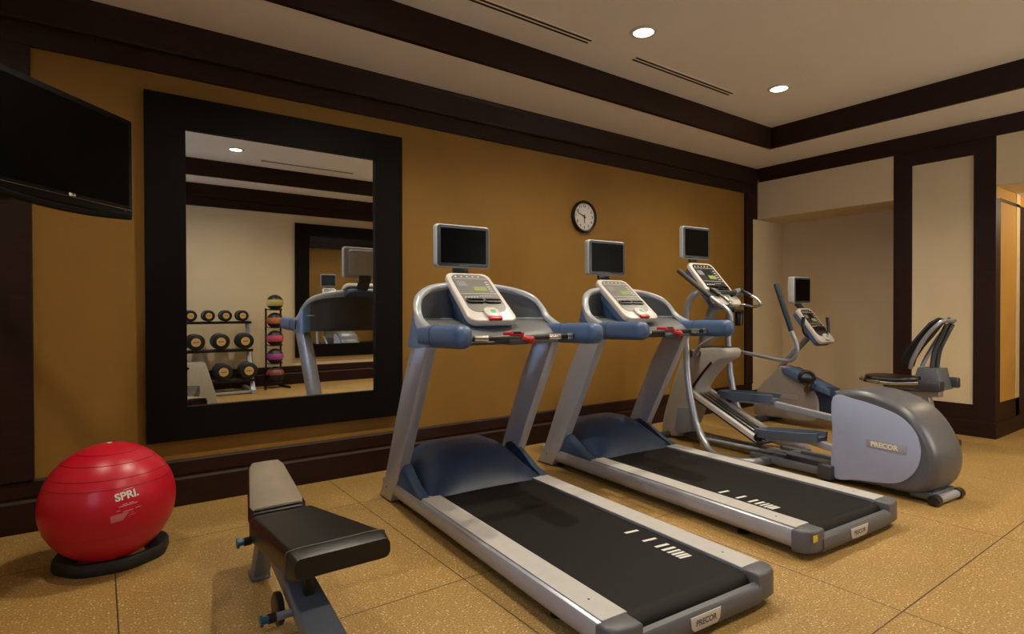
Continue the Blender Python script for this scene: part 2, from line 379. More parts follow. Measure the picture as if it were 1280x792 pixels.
ld = bpy.data.lights.new('added_window_fill', 'AREA'); ld.shape = 'RECTANGLE'; ld.size = vx1-vx0; ld.size_y = wz1-wz0; ld.energy = FILL_WIN_W; ld.color = (1.0, .90, .74)  # added fill light behind the unseen front window
lo = bpy.data.objects.new('added_window_fill', ld); S.collection.objects.link(lo); lo.location = ((vx0+vx1)/2, YF-.25, (wz0+wz1)/2); lo.rotation_euler = (R(90), 0, 0)

# ceiling slot diffusers
for x0, x1, y, lb in ((1.70, 2.94, 3.10, 'long black double slot vent in ceiling before the nearer treadmill lamp'), (3.42, 4.70, 3.10, 'long black double slot vent in ceiling between the two visible lamps'),
                  (1.78, 3.05, -.10, 'long double slot vent over the dumbbells seen in the mirror')):
    t = thing('slot_vent', lb, 'vent', ((x0+x1)/2, y, ZC), group='linear slot vents in the tray ceiling'); hl = (x1-x0)/2
    MB().box(-hl-.01, hl+.01, -.04, .04, -.004, 0).build('frame', ceilm, t, False)
    for d in (-.019, .019): MB().box(-hl, hl, d-.009, d+.009, -.006, -.002).build('slot', slotm, t, False)

# ------------------------------------------------------------------ wall mirrors
def mirror(x0, x1, z0, z1, ix0, ix1, iz0, iz1, y, sgn, label):
    cx = (x0+x1)/2
    t = thing('wall_mirror', label, 'mirror', (cx, y, z0), group='large dark framed wall mirrors', rot=(R(.39) if sgn < 0 else 0, 0, 0))
    d = .045*sgn
    f = MB(); g = lambda a, b, c, e: f.box(a-cx, b-cx, 0, d, c-z0, e-z0)
    g(x0, ix0, z0, z1); g(ix1, x1, z0, z1); g(ix0, ix1, iz1, z1); g(ix0, ix1, z0, iz0)
    f.build('frame', black_wood, t, False)
    MB().box(ix0-cx, ix1-cx, d*.2, d*.45, iz0-z0, iz1-z0).build('mirror_glass', mirrorm, t, False)
mirror(.225, 1.885, .41, 2.527, .44, 1.668, .615, 2.33, YB, -1, 'big dark framed mirror on the orange wall above the bench, reflecting the dumbbells')
mirror(2.50, 4.16, .41, 2.527, 2.715, 3.943, .615, 2.33, YF, 1, 'second dark framed mirror on the beige wall, seen only as a reflection')

# ------------------------------------------------------------------ wall clock
t = thing('wall_clock', 'round black rimmed wall clock with white face on the orange wall', 'clock', (3.80, YB, 2.11), rot=(R(90), 0, 0))
MB().lathe([(.02, 0), (.150, 0), (.155, .01), (.155, .03), (.146, .042), (.134, .036), (.130, .018), (.02, .018)], 48).build('rim', blackp, t)
MB().lathe([(.002, .018), (.130, .018), (.130, .020), (.002, .020)], 48).build('face', clockw, t)
nm = MB()
for k in range(1, 13):
    a = R(90-30*k); v, f = text_pts(str(k), .036, bold=.0011); nm.add(v, f, Matrix.Translation((.103*math.cos(a), .103*math.sin(a), .0212)))
for k in range(60):
    a = R(6*k); nm.box(.122, .128, -.0007, .0007, .0205, .0212, M=Matrix.Rotation(a, 4, 'Z'))
nm.build('numerals', blackp, t, False)
def hand(name, ang, ln, wd, z): MB().prism([(-wd, -.02), (wd, -.02), (wd*.5, ln), (-wd*.5, ln)], 'z', z, z+.001, M=Matrix.Rotation(-R(ang), 4, 'Z')).build(name, blackp, t, False)
hand('hour_hand', 178, .066, .006, .0225); hand('minute_hand', 292, .098, .005, .0240)
MB().lathe([(.001, .0215), (.006, .0215), (.006, .026), (.001, .026)], 16).build('hub', blackp, t)

# ------------------------------------------------------------------ wall television
dT = Vector((math.sin(R(40)), math.cos(R(40)), 0)); nT = Vector((math.cos(R(40)), -math.sin(R(40)), 0))
edge = Vector((.146, 3.575, 1.94)); cen = edge-dT*.40
t = thing('wall_television', 'black flat television on a bracket in the left corner by the orange wall', 'television', (cen.x, cen.y, 1.69), rz=R(50))
MB().prism([(a, b+.25) for a, b in rrect(.80, .50, .012)], 'y', .0, .035, bev=.004).box(-.3, .3, .035, .075, .08, .42, bev=.015).build('casing', tvblack, t)
MB().box(-.372, .372, -.003, .004, .055, .472).build('screen', screen, t, False)
MB().box(-.39, .39, -.006, .002, .034, .037).build('bezel_line', chrome, t, False)
cu = MB(); cu.sweep(cat([(-.39, .012, .004), (-.2, .012, -.012), (0, .012, -.018), (.2, .012, -.012), (.39, .012, .004)], 6), rrect(.03, .028, .006)); cu.build('speaker_bar', tvblack, t)
lg = MB(); v, f = text_pts('LG', .016, bold=.0004); lg.add(v, f, plane_M((.03, -.0045, .046), (1, 0, 0), (0, 0, 1))); lg.lathe([(.001, 0), (.008, 0), (.008, .001), (.001, .001)], 16, M=plane_M((.010, -.0045, .046), (1, 0, 0), (0, 0, 1))); lg.build('logo', white, t, False)
MB().sphere((.345, -.004, .03), .004, 10, 8).build('standby_light', red, t)
mt_ = thing('wall_bracket', 'grey swivel bracket holding the television in the left corner', 'bracket', (-.45, YB-.035, 1.95))
MB().box(-.07, .07, -.03, 0, -.12, .12, bev=.004).build('wall_plate', greyp, mt_)
tb = cen+nT*-.075-Vector((-.45, YB-.035, 1.95)); tb.z = 0
MB().box(-.02, .02, -.03, .03, -.03, .03, M=Matrix.Translation((0, -.05, 0))).sweep([(0, -.04, 0), (-.10, -.38, 0)], rrect(.03, .05, .006)).sweep([(-.10, -.36, .0), tuple(tb)], rrect(.03, .05, .006)).build('swivel_arm', greyp, mt_)

# ------------------------------------------------------------------ console shared by treadmills, elliptical and bike
def console(root, bottom, top, wd, th=.04, dark=False, red_tag=True, back=True):
    b, tp = Vector(bottom), Vector(top); ln = (tp-b).length; M = plane_M((b+tp)/2, (1, 0, 0), tp-b)
    fm = faced if dark else face
    def outline(k=1., dx=0.):
        o = []
        for x, y in rrect(wd, ln, wd*.17, 6):
            s_ = 1.0-.10*((y/ln)+.5) if y < 0 else .94
            o.append((x*s_*k, y*(1-(1-k)*wd/ln)+dx))
        return o
    c = MB().prism(outline(), 'z', -th, 0, bev=.009, seg=3, M=M).build('console', bezel, root)
    if back: MB().prism(outline(.93), 'z', -th-.05, -th, bev=.012, M=M).build('console_back', slate, root)
    def rr(x0, x1, y0, y1, r, z0, z1, nm, mt, par=c):
        MB().prism([(a+(x0+x1)/2, q+(y0+y1)/2) for a, q in rrect(x1-x0, y1-y0, r)], 'z', z0, z1, M=M).build(nm, mt, par, False)
    W, H = wd, ln
    rr(-.39*W, .39*W, -.33*H, .455*H, .05, -.001, .002, 'face_panel', fm)
    rr(-.38*W, .38*W, .355*H, .362*H, .0005, .002, .003, 'divider_line', bezel)
    rr(-.38*W, .38*W, .035*H, .042*H, .0005, .002, .003, 'divider_line', bezel)
    rr(-.34*W, -.15*W, .19*H, .30*H, .004, .002, .003, 'key_field', greyp)
    rr(-.05*W, .22*W, .09*H, .18*H, .003, .002, .0035, 'display', lcd)
    if dark: rr(-.12*W, .16*W, .06*H, .33*H, .006, .002, .003, 'display_surround', blackp)
    kb = MB()
    for i in range(5):
        kb.box(-.34*W+i*.06*W, -.34*W+i*.06*W+.03*W, -.05*H, -.035*H, .002, .004, M=M)
        kb.box(.26*W, .33*W, (.28-.05*i)*H, (.28-.05*i)*H+.012*H, .002, .004, M=M)
        kb.box(-.02*W+i*.05*W, -.02*W+i*.05*W+.02*W, -.02*H, -.012*H, .002, .004, M=M)
        kb.box(-.3*W+i*.12*W, -.3*W+i*.12*W+.03*W, .39*H, .41*H, .002, .004, M=M)
    kb.build('keys', white, c, False)
    # two long black slots of the reading ledge
    sl = MB()
    for x0, x1 in ((-.36*W, .0), (.0, .36*W)):
        o = rrect(x1-x0, .085*H, .035*H, 5); i_ = rrect(x1-x0-.045*W, .035*H, .016*H, 5); cx = (x0+x1)/2; n = len(o)
        vs = [(a+cx, q-.12*H, .012) for a, q in o]+[(a+cx, q-.12*H, .012) for a, q in i_]+[(a+cx, q-.12*H, .001) for a, q in o]+[(a+cx, q-.12*H, .001) for a, q in i_]
        fs = []
        for k in range(n):
            k2 = (k+1) % n; fs += [(k, k2, n+k2, n+k), (k, k2, 2*n+k2, 2*n+k), (n+k, n+k2, 3*n+k2, 3*n+k)]
        sl.add(vs, fs, M)
    sl.build('reading_ledge', blackp, c, False)
    # lower pad with green mark
    pd = MB().prism([(a, q-.37*H) for a, q in rrect(.30*W, .19*H, .03, 5)], 'z', 0, .016, bev=.005, M=M).build('card_pad', bezel, root)
    MB().prism([(a+.02*W, q-.36*H) for a, q in rrect(.09*W, .06*H, .004, 3)], 'z', .016, .0175, M=M).build('green_mark', green, pd, False)
    if red_tag: MB().prism([(a, q-.48*H) for a, q in rrect(.26*W, .05*H, .004, 3)], 'z', .0, .018, bev=.002, M=M).build('red_tag', red, pd)
    return c
def small_tv(root, v, z0, z1, wd, th=.045, neck_to=None, tilt=0, cu=0.):
    h = z1-z0; M = Matrix.Translation((cu, v, z0)) @ Matrix.Rotation(R(tilt), 4, 'X') @ Matrix.Rotation(R(90), 4, 'X')
    # local of M: x right, y up, z towards the user
    s_ = MB().prism([(a, b+h/2) for a, b in rrect(wd, h, .022)], 'z', -th, 0, bev=.010, seg=3, M=M).build('screen_shell', tvshell, root)
    MB().prism([(a, b+h/2) for a, b in rrect(wd*.96, h*.95, .018)], 'z', 0, .004, bev=.002, M=M).build('bezel', tvbez, s_)
    MB().box(-wd*.42, wd*.42, h*.10, h*.91, .003, .0055, M=M).build('screen', screen, s_, False)
    MB().box(-.03, .03, h*.05, h*.055, .004, .006, M=M).build('logo_strip', silver, s_, False)
    MB().prism([(a, b+h/2) for a, b in rrect(wd*.8, h*.8, .02)], 'z', -th-.02, -th, bev=.008, M=M).build('back_cover', tvshell, s_)
    if neck_to: MB().sweep(cat([(cu, v+.03, z0+.06), (cu, v+.045, z0-.01), (cu, v+.03, z0-.03), neck_to], 6), rrect(.10, .022, .008)).build('screen_neck', tvbez, root)
    return s_

# ------------------------------------------------------------------ treadmill
def sym(pts): return [(-a, b, c) for a, b, c in pts]+[(a, b, c) for a, b, c in pts[-2::-1]] if abs(pts[-1][0]) < 1e-6 else None
def make_treadmill():
    t = thing('treadmill', 'nearest silver and blue treadmill with black belt, directly right of the mirror', 'treadmill', (1.63, 1.2, 0), rz=R(-3.3), group='treadmills facing the orange wall')
    # step rails, rounded on the outside
    for s in (-1, 1):
        prof = [(.287*s, .252), (.385*s, .252), (.402*s, .243), (.410*s, .225), (.408*s, .190), (.400*s, .172), (.380*s, .156), (.30*s, .152)]
        MB().prism(prof, 'y', .035, 1.93, bev=.003).build('side_rail', silver, t)
        MB().box(.289*s, .392*s, .036, 1.70, .2515, .2535).build('step_strip', rail_top, t, False)
    MB().box(-.29, .29, .06, 1.9, .155, .205, bev=.005).build('deck', darkp, t)
    pr = [(1.62, .242), (.055, .242)]+[(.045+.048*math.cos(a), .194+.048*math.sin(a)) for a in [R(90+18*k) for k in range(1, 10)]]+[(.06, .146), (1.62, .146)]
    bl = MB().prism(pr, 'x', -.283, .283).build('running_belt', beltm, t)
    mk = MB()
    for v, ln in ((.53, .07), (.425, .07), (.355, .068), (.318, .066), (.290, .064), (.268, .062), (.248, .060), (.231, .058)):
        w2 = .0075 if v > .3 else .006
        mk.prism([(.175, v-w2), (.175+ln, v-w2-.006), (.175+ln, v+w2-.006), (.175, v+w2)], 'z', .2422, .2432)
    mk.build('belt_marks', white, bl, False)
    # rear end cap with corners
    ec = MB()
    for s in (-1, 1):
        pl = [(.289*s, .045), (.289*s, -.035), (.34*s, -.037), (.385*s, -.028), (.408*s, -.002), (.414*s, .04)]
        b = bmesh.new(); lo_, hi = .150, .252
        va = [b.verts.new((x, y, lo_+.0 if k > 2 else lo_)) for k, (x, y) in enumerate(pl)]; vb = [b.verts.new((x, y, hi)) for x, y in pl]
        b.faces.new(va); b.faces.new(vb[::-1])
        for k in range(len(pl)): b.faces.new([va[k], va[(k+1) % len(pl)], vb[(k+1) % len(pl)], vb[k]])
        bmesh.ops.recalc_face_normals(b, faces=b.faces[:])
        bmesh.ops.bevel(b, geom=[e for e in b.edges if abs(e.verts[0].co.z-e.verts[1].co.z) < .001], offset=.012, segments=3, profile=.5, affect='EDGES')
        ec.merge(b)
    ec.prism([(-.012, .218), (-.030, .214), (-.040, .20), (-.042, .165), (-.032, .145), (-.008, .145)], 'x', -.30, .30)
    ecp = ec.build('end_cap', darkp if False else mat('grey end cap plastic', '#59595d', .4, var=.03), t)
    M = plane_M((-.01, -.0425, .180), (1, 0, 0), (0, 0, 1))
    pl_ = MB().prism([(-.075, .026), (-.070, -.010), (-.056, -.022), (.056, -.022), (.070, -.010), (.075, .026)], 'z', 0, .003, bev=.001, M=M).build('badge', bezel, ecp)
    v, f = text_pts('PRECOR', .027, bold=.0008); MB().add(v, f, M @ Matrix.Translation((0, .002, .0036))).build('badge_lettering', darkp, pl_, False)
    MB().box(-.375, -.345, -.0385, -.034, .205, .232).build('warning_sticker', yellow, ecp, False)
    for s in (-1, 1): MB().lathe([(.004, 0), (.004, .001)], 10, M=Matrix.Translation((.34*s, .16, .2536))).build('screw', blackp, t)
    for s in (-1, 1):
        for v in (.34, 1.80): MB().lathe([(.03, .119), (.03, .130), (.012, .137), (.012, .165)], 16, M=Matrix.Translation((.33*s, v, 0))).build('foot', blackp, t)
    # motor cover: lofted across
    rings = []
    for k in range(-14, 15):
        u = .352*k/14; q = abs(k)/14; h = .25+.205*(1-q**3.2)**.8
        front_drop = .06*q*q
        rings.append([(u, 1.97, .16), (u, 1.965, .25+(h-.25)*.45), (u, 1.90, .25+(h-.25)*.85), (u, 1.80, h-.004), (u, 1.70, h), (u, 1.62, .25+(h-.25)*.90), (u, 1.53-front_drop*.3, .25+(h-.25)*.62), (u, 1.45-front_drop*.5, .25+(h-.25)*.30), (u, 1.405-front_drop*.3, .244), (u, 1.43, .2), (u, 1.6, .16)])
    MB().loft(rings).build('motor_cover', navy, t, ang=50)
    for s in (-1, 1):
        rg = []
        for u, q in ((.350, .0), (.375, .12), (.392, .1), (.400, .0)):
            g = [(1.82, .17), (1.82, .30), (1.79, .37), (1.72, .395), (1.62, .36), (1.50, .29), (1.40, .2535), (1.40, .2), (1.6, .17)]
            k = {.350: 1.0, .375: .97, .392: .85, .400: .6}[u]
            rg.append([(u*s, v, .2535+(z-.2535)*k if z > .2535 else z) for v, z in g])
        MB().loft(rg).build('cover_fender', mat('blue grey fender plastic', '#33475f', .34, var=.03), t, ang=40)
    # uprights
    for s in (-1, 1):
        pts = [(1.985, .123), (1.90, .225), (1.61, .82), (1.475, 1.04), (1.29, 1.04), (1.40, .835), (1.70, .275), (1.805, .130)]
        MB().prism(pts, 'x', .350*s, .410*s, bev=.006).build('upright', silver, t)
        MB().lathe([(.005, 0), (.005, .002)], 10, M=Matrix.Translation((.4105*s, 1.86, .20)) @ Matrix.Rotation(R(90)*s, 4, 'Y')).build('screw', blackp, t)
    # curved console head
    rimh = [(.405, 1.20, 1.105), (.412, 1.30, 1.125), (.412, 1.40, 1.170), (.404, 1.455, 1.230), (.375, 1.50, 1.280), (.31, 1.555, 1.318), (.20, 1.615, 1.345), (0, 1.655, 1.360)]
    baseh = [(.415, 1.20, 1.035), (.425, 1.30, 1.03), (.430, 1.42, 1.02), (.425, 1.49, 1.02), (.395, 1.55, 1.03), (.32, 1.61, 1.045), (.20, 1.655, 1.06), (0, 1.68, 1.07)]
    rim = cat(sym(rimh), 4); bas = cat(sym(baseh), 4); n = len(rim)
    def inward(path, d):
        o = []
        for i, p in enumerate(path):
            tg = path[min(i+1, n-1)]-path[max(i-1, 0)]; nn = Vector((-tg.y, tg.x, 0)).normalized()
            if nn.dot(Vector((0, 1.2, 0))-Vector((p.x, p.y, 0))) < 0: nn = -nn
            o.append(p+nn*d)
        return o
    ri, bi = inward(rim, .012), inward(bas, .012)
    q_ = 17
    for a, b in ((0, q_), (n-q_-1, n-1)): MB().loft([[bas[i], rim[i], ri[i], bi[i]] for i in range(a, b+1)]).build('head_side', slate, t, ang=60)
    MB().loft([[bas[i], rim[i], ri[i], bi[i]] for i in range(q_, n-q_)]).build('head_front', mat('dark grey cowl plastic', '#3b3c3e', .4, var=.04), t, ang=60)
    r2, b2, b3, r3 = inward(rim, .013), inward(bas, .020), inward(bas, .026), inward(rim, .020)
    MB().loft([[b2[i], r2[i], r3[i], b3[i]] for i in range(4, n-4)]).build('inner_panel', mat('grey cowl liner', '#5d6062', .4, var=.03), t, ang=60)
    ro, rin = inward(rim, -.006), inward(rim, .034); Z = Vector((0, 0, .012))
    MB().loft([[ro[i]-Z*3.6, ro[i]+Z*.2, ro[i]*.7+rin[i]*.3+Z, rin[i]*.8+ro[i]*.2+Z*.8, rin[i]-Z*.1, rin[i]-Z*1.6] for i in range(n)]).build('head_rim', mat('silver grey rim plastic', '#9a9fa6', .35, .1, var=.02), t, ang=60)
    # dash ledge inside the cowl
    g = []
    for k in range(-12, 13):
        u = .385*k/12; q = abs(k)/12; vb = 1.60-.10*q**3; sag = -.02*math.exp(-((u)/.18)**2)
        g.append([(u, vb, 1.155), (u, vb-.08, 1.150+sag*.3), (u, 1.38, 1.135+sag), (u, 1.30, 1.105+sag), (u, 1.235+.03*q, 1.075+sag*.5), (u, 1.215+.03*q, 1.045), (u, 1.24, 1.03), (u, vb, 1.035)])
    MB().loft(g).build('dash_ledge', mat('grey dash plastic', '#5f6163', .42, var=.03), t, ang=60)
    lp = [p+Vector((0, 0, .095)) for p in inward(bas, .038)][8:-8]; lz = [Vector((p.x, p.y, 1.158)) for p in lp]
    MB().sweep(lz, rrect(.030, .012, .004)).build('head_ledge', mat('silver grey rim plastic', '#90959c'), t)
    # arms
    for s in (-1, 1):
        sec = [(x, y) for x, y in rrect(.085, .108, .036, 5)]
        MB().capsule([(.388*s, 1.36, 1.078), (.387*s, 1.2, 1.082), (.385*s, 1.05, 1.085), (.382*s, .975, 1.087)], sec, .055, ends=(0, 1)).build('armrest', slate, t)
        MB().sweep([(.388*s, 1.222, 1.0815), (.388*s, 1.218, 1.0816)], rrect(.088, .111, .037, 5)).build('armrest_seam', darkp, t)
    hb = MB().tube([(-.36, 1.10, 1.070), (.36, 1.10, 1.070)], .0145, 14).build('handlebar', blackp, t)
    for s in (-1, 1):
        for a, b in ((.335, .30), (.255, .18)): MB().tube([(a*s, 1.10, 1.070), (b*s, 1.10, 1.070)], .0165, 14).build('pulse_sensor', chrome, hb)
    MB().box(-.065, .065, 1.085, 1.24, 1.035, 1.075, bev=.012).build('clip_bracket', tvbez, t)
    sc = MB().box(-.05, .03, 1.09, 1.17, 1.078, 1.098, bev=.006).tube([(.01, 1.082, 1.07), (.055, 1.078, 1.06)], .013, 10).sphere((.06, 1.078, 1.058), .02, 14, 10).build('safety_clip', red, t)
    MB().box(-.035, .01, 1.088, 1.10, 1.090, 1.101, bev=.002).build('clip_label', mat('black print', '#0c0c0c', .5), sc)
    console(t, (0, 1.32, 1.152), (0, 1.655, 1.424), .302)
    MB().loft([[(-.09, 1.40, 1.12), (.09, 1.40, 1.12), (.09, 1.62, 1.12), (-.09, 1.62, 1.12)], [(-.11, 1.45, 1.21), (.11, 1.45, 1.21), (.10, 1.64, 1.30), (-.10, 1.64, 1.30)]]).build('console_pedestal', slate, t)
    small_tv(t, 1.685, 1.455, 1.703, .352, neck_to=(0, 1.64, 1.33))
    return t
def rebase(root, k, dz):
    for c in root.children_recursive:
        if c.type == 'MESH': c.data.transform(Matrix.Translation((0, 0, dz)) @ Matrix.Scale(k, 4))
KT = 1.11
tm = make_treadmill(); rebase(tm, KT, 1.2-1.2*KT); tm.location = (1.63*KT, 1.2*KT, 0)
tm2 = copy_tree(tm); tm2.location = (2.853*KT, 1.25*KT, 0)
tm2['label'] = 'silver and blue treadmill standing between the nearest treadmill and the elliptical'
for c in tm2.children:
    for d in c.children:
        if d.name.startswith('belt_marks'): d.location = (-.462, .02, 0)

# ------------------------------------------------------------------ exercise ball and its ring
bc = Vector((.034, 3.355, .302)); br = .275
t = thing('exercise_ball', 'big shiny red exercise ball resting on a black ring by the dark wall trim', 'exercise ball', (bc.x, bc.y, .03))
o = Vector((0, 0, bc.z-.03))
MB().sphere(o, br, 64, 40).build('ball', ballm, t)
for lat in (62, 48, 33, 24, -22):
    a = R(lat); MB().tube([(o.x+(br+.0002)*math.cos(a)*math.cos(q), o.y+(br+.0002)*math.cos(a)*math.sin(q), o.z+(br+.0002)*math.sin(a)) for q in [2*math.pi*k/72 for k in range(73)]], .0016 if lat > 0 else .001, 6, 0, cap=False).build('groove', ball_l, t)
MB().lathe([(.001, 0), (.011, 0), (.011, .004), (.001, .006)], 12, M=Matrix.Translation((o.x, o.y, o.z+br-.002))).build('plug', bezel, t)
# printing, wrapped on the ball
vw = (Vector((0, 0, 1.2))-bc).normalized()
def on_ball(vs, fs, az, el, sz=1., dx=0., dy=0.):
    a0 = math.atan2(vw.y, vw.x)+R(az); e0 = R(el)
    n = Vector((math.cos(a0)*math.cos(e0), math.sin(a0)*math.cos(e0), math.sin(e0))); ux = Vector((-math.sin(a0), math.cos(a0), 0)); uy = n.cross(ux)
    return [o+(n+ux*((x*sz+dx)/br)+uy*((y*sz+dy)/br)).normalized()*(br+.0012) for x, y, *_ in vs], fs
pr_ = MB(); v, f = text_pts('SPRI.', .046, bold=.0014); pr_.add(*on_ball([(x*.995-y*.1, y*.995+x*.1, 0) for x, y, *_ in v], f, 14, 16.5)); pr_.build('lettering', white, t, False)
sm = MB()
v, f = text_pts('XERCISE', .008); sm.add([(p) for p in on_ball(v, f, 9, 17, 1, 0, .030)[0]], f)
sm2 = []
def strip(x0, x1, y0, y1):
    nx = 6; vs = [(x0+(x1-x0)*i/nx, y+.1*(x0+(x1-x0)*i/nx)) for i in range(nx+1) for y in (y0, y1)]
    sm.add(*on_ball(vs, [(2*i, 2*i+1, 2*i+3, 2*i+2) for i in range(nx)], 14, 16))
sm.bm.clear()
strip(-.012, .028, .028, .031)
for x0, x1, y in ((-.035, .040, -.040), (-.02, .00, -.033), (.005, .025, -.033), (-.045, -.03, -.056), (-.02, .02, -.066), (.03, .055, -.064)): strip(x0, x1, y-.0018, y+.0018)
for k in range(9): strip(-.070, .004-.003*k, -.0745-.0040*k, -.0722-.0040*k)
for x0, x1, y in ((.012, .022, -.078), (.0, .03, -.090)): strip(x0, x1, y-.001, y+.001)
sm.build('small_print', pinkp, t, False)
rg = MB()
sec = [(.150, .0), (.232, .0), (.238, .012), (.236, .048), (.228, .058), (.205, .056), (.165, .034), (.152, .015)]
N_ = 48; rings = []
for k in range(N_+1):
    a = 2*math.pi*k/N_; wv = 1+.018*math.cos(8*a)
    rings.append([(r_*wv*math.cos(a), r_*wv*math.sin(a)*.92, z) for r_, z in sec])
rg.loft(rings, True, False)
bmesh.ops.remove_doubles(rg.bm, verts=rg.bm.verts[:], dist=.0005)
ring = rg.build('ball_ring', mat('black rubber', '#141312', .6, var=.1), None); ring.location = (bc.x+.012, bc.y+.065, 0); ring.rotation_euler = (0, 0, R(12))
tag(ring, 'low black stability ring on the floor under the red exercise ball', 'ball stand')

# ------------------------------------------------------------------ weight bench
t = thing('weight_bench', 'adjustable weight bench with black seat and grey brown back pad before the mirror', 'weight bench', (.60, 2.2, 0))
def pad(p0, p1, w0, w1, z0, z1, th, rnd, nm, mt, capm=None):
    """upholstered pad from y=p0 (front) to y=p1, widths w0..w1, top heights z0..z1"""
    n = 14; rings = []
    for k in range(n+1):
        s_ = k/n; e_ = min(s_, 1-s_)*abs(p1[1]-p0[1])
        shr = 1-max(0, (rnd-e_)/rnd)**2*.35 if e_ < rnd else 1
        y = p0[1]+(p1[1]-p0[1])*s_; x = p0[0]+(p1[0]-p0[0])*s_; w_ = w0+(w1-w0)*s_; z = z0+(z1-z0)*s_
        hh = th*shr; ww = w_-(1-shr)*.06
        rings.append([(x+a, y, z-th/2+b) for a, b in rrect(ww, hh, min(.022, hh*.45), 4)])
    return MB().loft(rings).build(nm, mt, t, ang=60)
# seat: world front (.63,1.80) top .455, rear (.56,2.385) top .425; thing at (.60,2.2)
seat = pad((.034, -.395), (-.030, .170), .334, .236, .458, .426, .098, .035, 'seat_pad', vinyl)
back = pad((-.028, .185), (.040, .72), .225, .160, .428, .487, .070, .025, 'back_pad', vinyl)
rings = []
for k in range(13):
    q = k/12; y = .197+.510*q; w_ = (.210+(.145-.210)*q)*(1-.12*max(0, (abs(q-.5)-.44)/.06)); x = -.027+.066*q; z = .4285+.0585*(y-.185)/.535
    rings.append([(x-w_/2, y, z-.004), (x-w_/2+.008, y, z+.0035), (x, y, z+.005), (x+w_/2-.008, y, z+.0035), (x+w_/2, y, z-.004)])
tp_ = MB().loft(rings).build('pad_top_sheen', gvinyl, back, ang=60); tp_['label'] = 'grey brown top of the back pad with painted ceiling sheen'  # lighter cover paints the ceiling's reflection onto the black pad
for pts, par in (([(-.1345, -.345, .375), (-.1345, -.345, .43), (-.120, -.345, .4545), (.028, -.345, .4555), (.175, -.345, .4545), (.1895, -.345, .43), (.1895, -.345, .375)], seat),):
    MB().tube(pts, .0022, 8).build('seam', stitch, par)
# frame
MB().sweep(cat([(-.03, .45, .33), (-.035, .35, .32), (-.04, .15, .295), (-.04, -.15, .245), (-.035, -.40, .18), (-.03, -.62, .11), (-.03, -.75, .07)], 5), rrect(.10, .065, .008), scale=[.7+.5*min(1, i/26) for i in range(31)]).build('main_beam', steelblue, t)
MB().box(-.26, .20, -.79, -.73, .02, .075, bev=.006).build('front_foot', steelblue, t)
MB().prism([(.32, .33), (.42, .33), (.605, .0), (.545, .0)], 'x', -.055, .015, bev=.004).build('rear_leg', steelblue, t)
MB().box(-.06, .02, .53, .62, .0, .03, bev=.006).build('rear_foot', steelblue, t)
MB().box(-.052, -.022, -.255, -.225, .20, .40, bev=.003).build('seat_post', blackp, t)
MB().box(-.075, .0, -.265, -.205, .240, .246).build('post_collar', blackp, t, False)
MB().box(-.055, .02, -.33, .10, .355, .378, bev=.004).box(-.06, .0, .15, .60, .352, .385, bev=.004).build('pad_bracket', darkp, t)
MB().prism([(-.01, .36), (.16, .36), (.12, .27), (.02, .27)], 'x', -.088, -.080).build('adjust_plate', greyp, t)
for (y, z, x1) in ((.14, .335, -.185), (-.235, .205, -.185)):
    k_ = MB().tube([(-.07, y, z), (x1+.045, y, z)], .013, 12).build('pin_sleeve', greyp, t)
    MB().tube([(x1+.045, y, z), (x1+.02, y, z)], .016, 12).build('grip', blackp, k_)
    MB().tube([(x1+.02, y, z), (x1+.012, y, z), (x1+.008, y, z), (x1-.004, y, z)], .012, 12).lathe([(.019, 0), (.019, .008)], 14, M=Matrix.Translation((x1-.004, y, z)) @ Matrix.Rotation(R(90), 4, 'Y')).build('knob', teal, k_)
MB().lathe([(.05, -.012), (.056, -.008), (.056, .008), (.05, .012)], 24, M=Matrix.Translation((-.105, -.12, .175)) @ Matrix.Rotation(R(90), 4, 'Y')).build('wheel', blackp, t)

# ------------------------------------------------------------------ elliptical trainer
t = thing('elliptical_trainer', 'silver elliptical trainer with big rounded rear housing, right of the treadmills', 'elliptical trainer', (4.30, 1.33, 0), rz=R(-5))
prof = cat([(.60, .05, 0), (.603, .3, 0), (.60, .60, 0), (.565, .645, 0), (.437, .668, 0), (.30, .652, 0), (.17, .60, 0), (.075, .52, 0), (.005, .41, 0), (-.035, .29, 0), (-.03, .18, 0), (.01, .09, 0), (.10, .045, 0), (.30, .038, 0)], 4, True)
prof = [(p.x, p.y) for p in prof]; cy, cz = .27, .33
rings = []
for u, k in ((-.200, .86), (-.198, .895), (-.188, .935), (-.165, .972), (-.12, .993), (0, 1.0), (.12, .993), (.165, .972), (.188, .935), (.198, .895), (.200, .86)):
    rings.append([(u, min(cy+(v-cy)*k, .60), cz+(z-cz)*k) for v, z in prof])
MB().loft(rings).build('drive_housing', dgrey, t, ang=50)
pp = cat([(.592, .05, 0), (.594, .33, 0), (.592, .597, 0), (.44, .600, 0), (.285, .570, 0), (.16, .525, 0), (.075, .44, 0), (.045, .325, 0), (.07, .21, 0), (.14, .125, 0), (.235, .085, 0), (.42, .06, 0)], 5, True)
for s in (-1, 1):
    sp_ = MB().prism([(p.x, p.y) for p in pp], 'x', .196*s, .207*s, bev=.004).build('side_panel', lgrey, t)
    M = plane_M((.2075*s, .245, .322), (0, s, 0), (0, -.0, 1))
    pl_ = MB().prism(rrect(.245, .055, .006), 'z', 0, .003, bev=.001, M=M).build('badge', silver, sp_)
    v, f = text_pts('PRECOR', .044, bold=.0018); MB().add(v, f, M @ Matrix.Translation((-.01, 0, .0036))).build('badge_lettering', gold, pl_, False)
MB().tube([(-.14, -.01, .032), (.14, -.01, .032)], .026, 16).build('rear_stabilizer', silver, t)
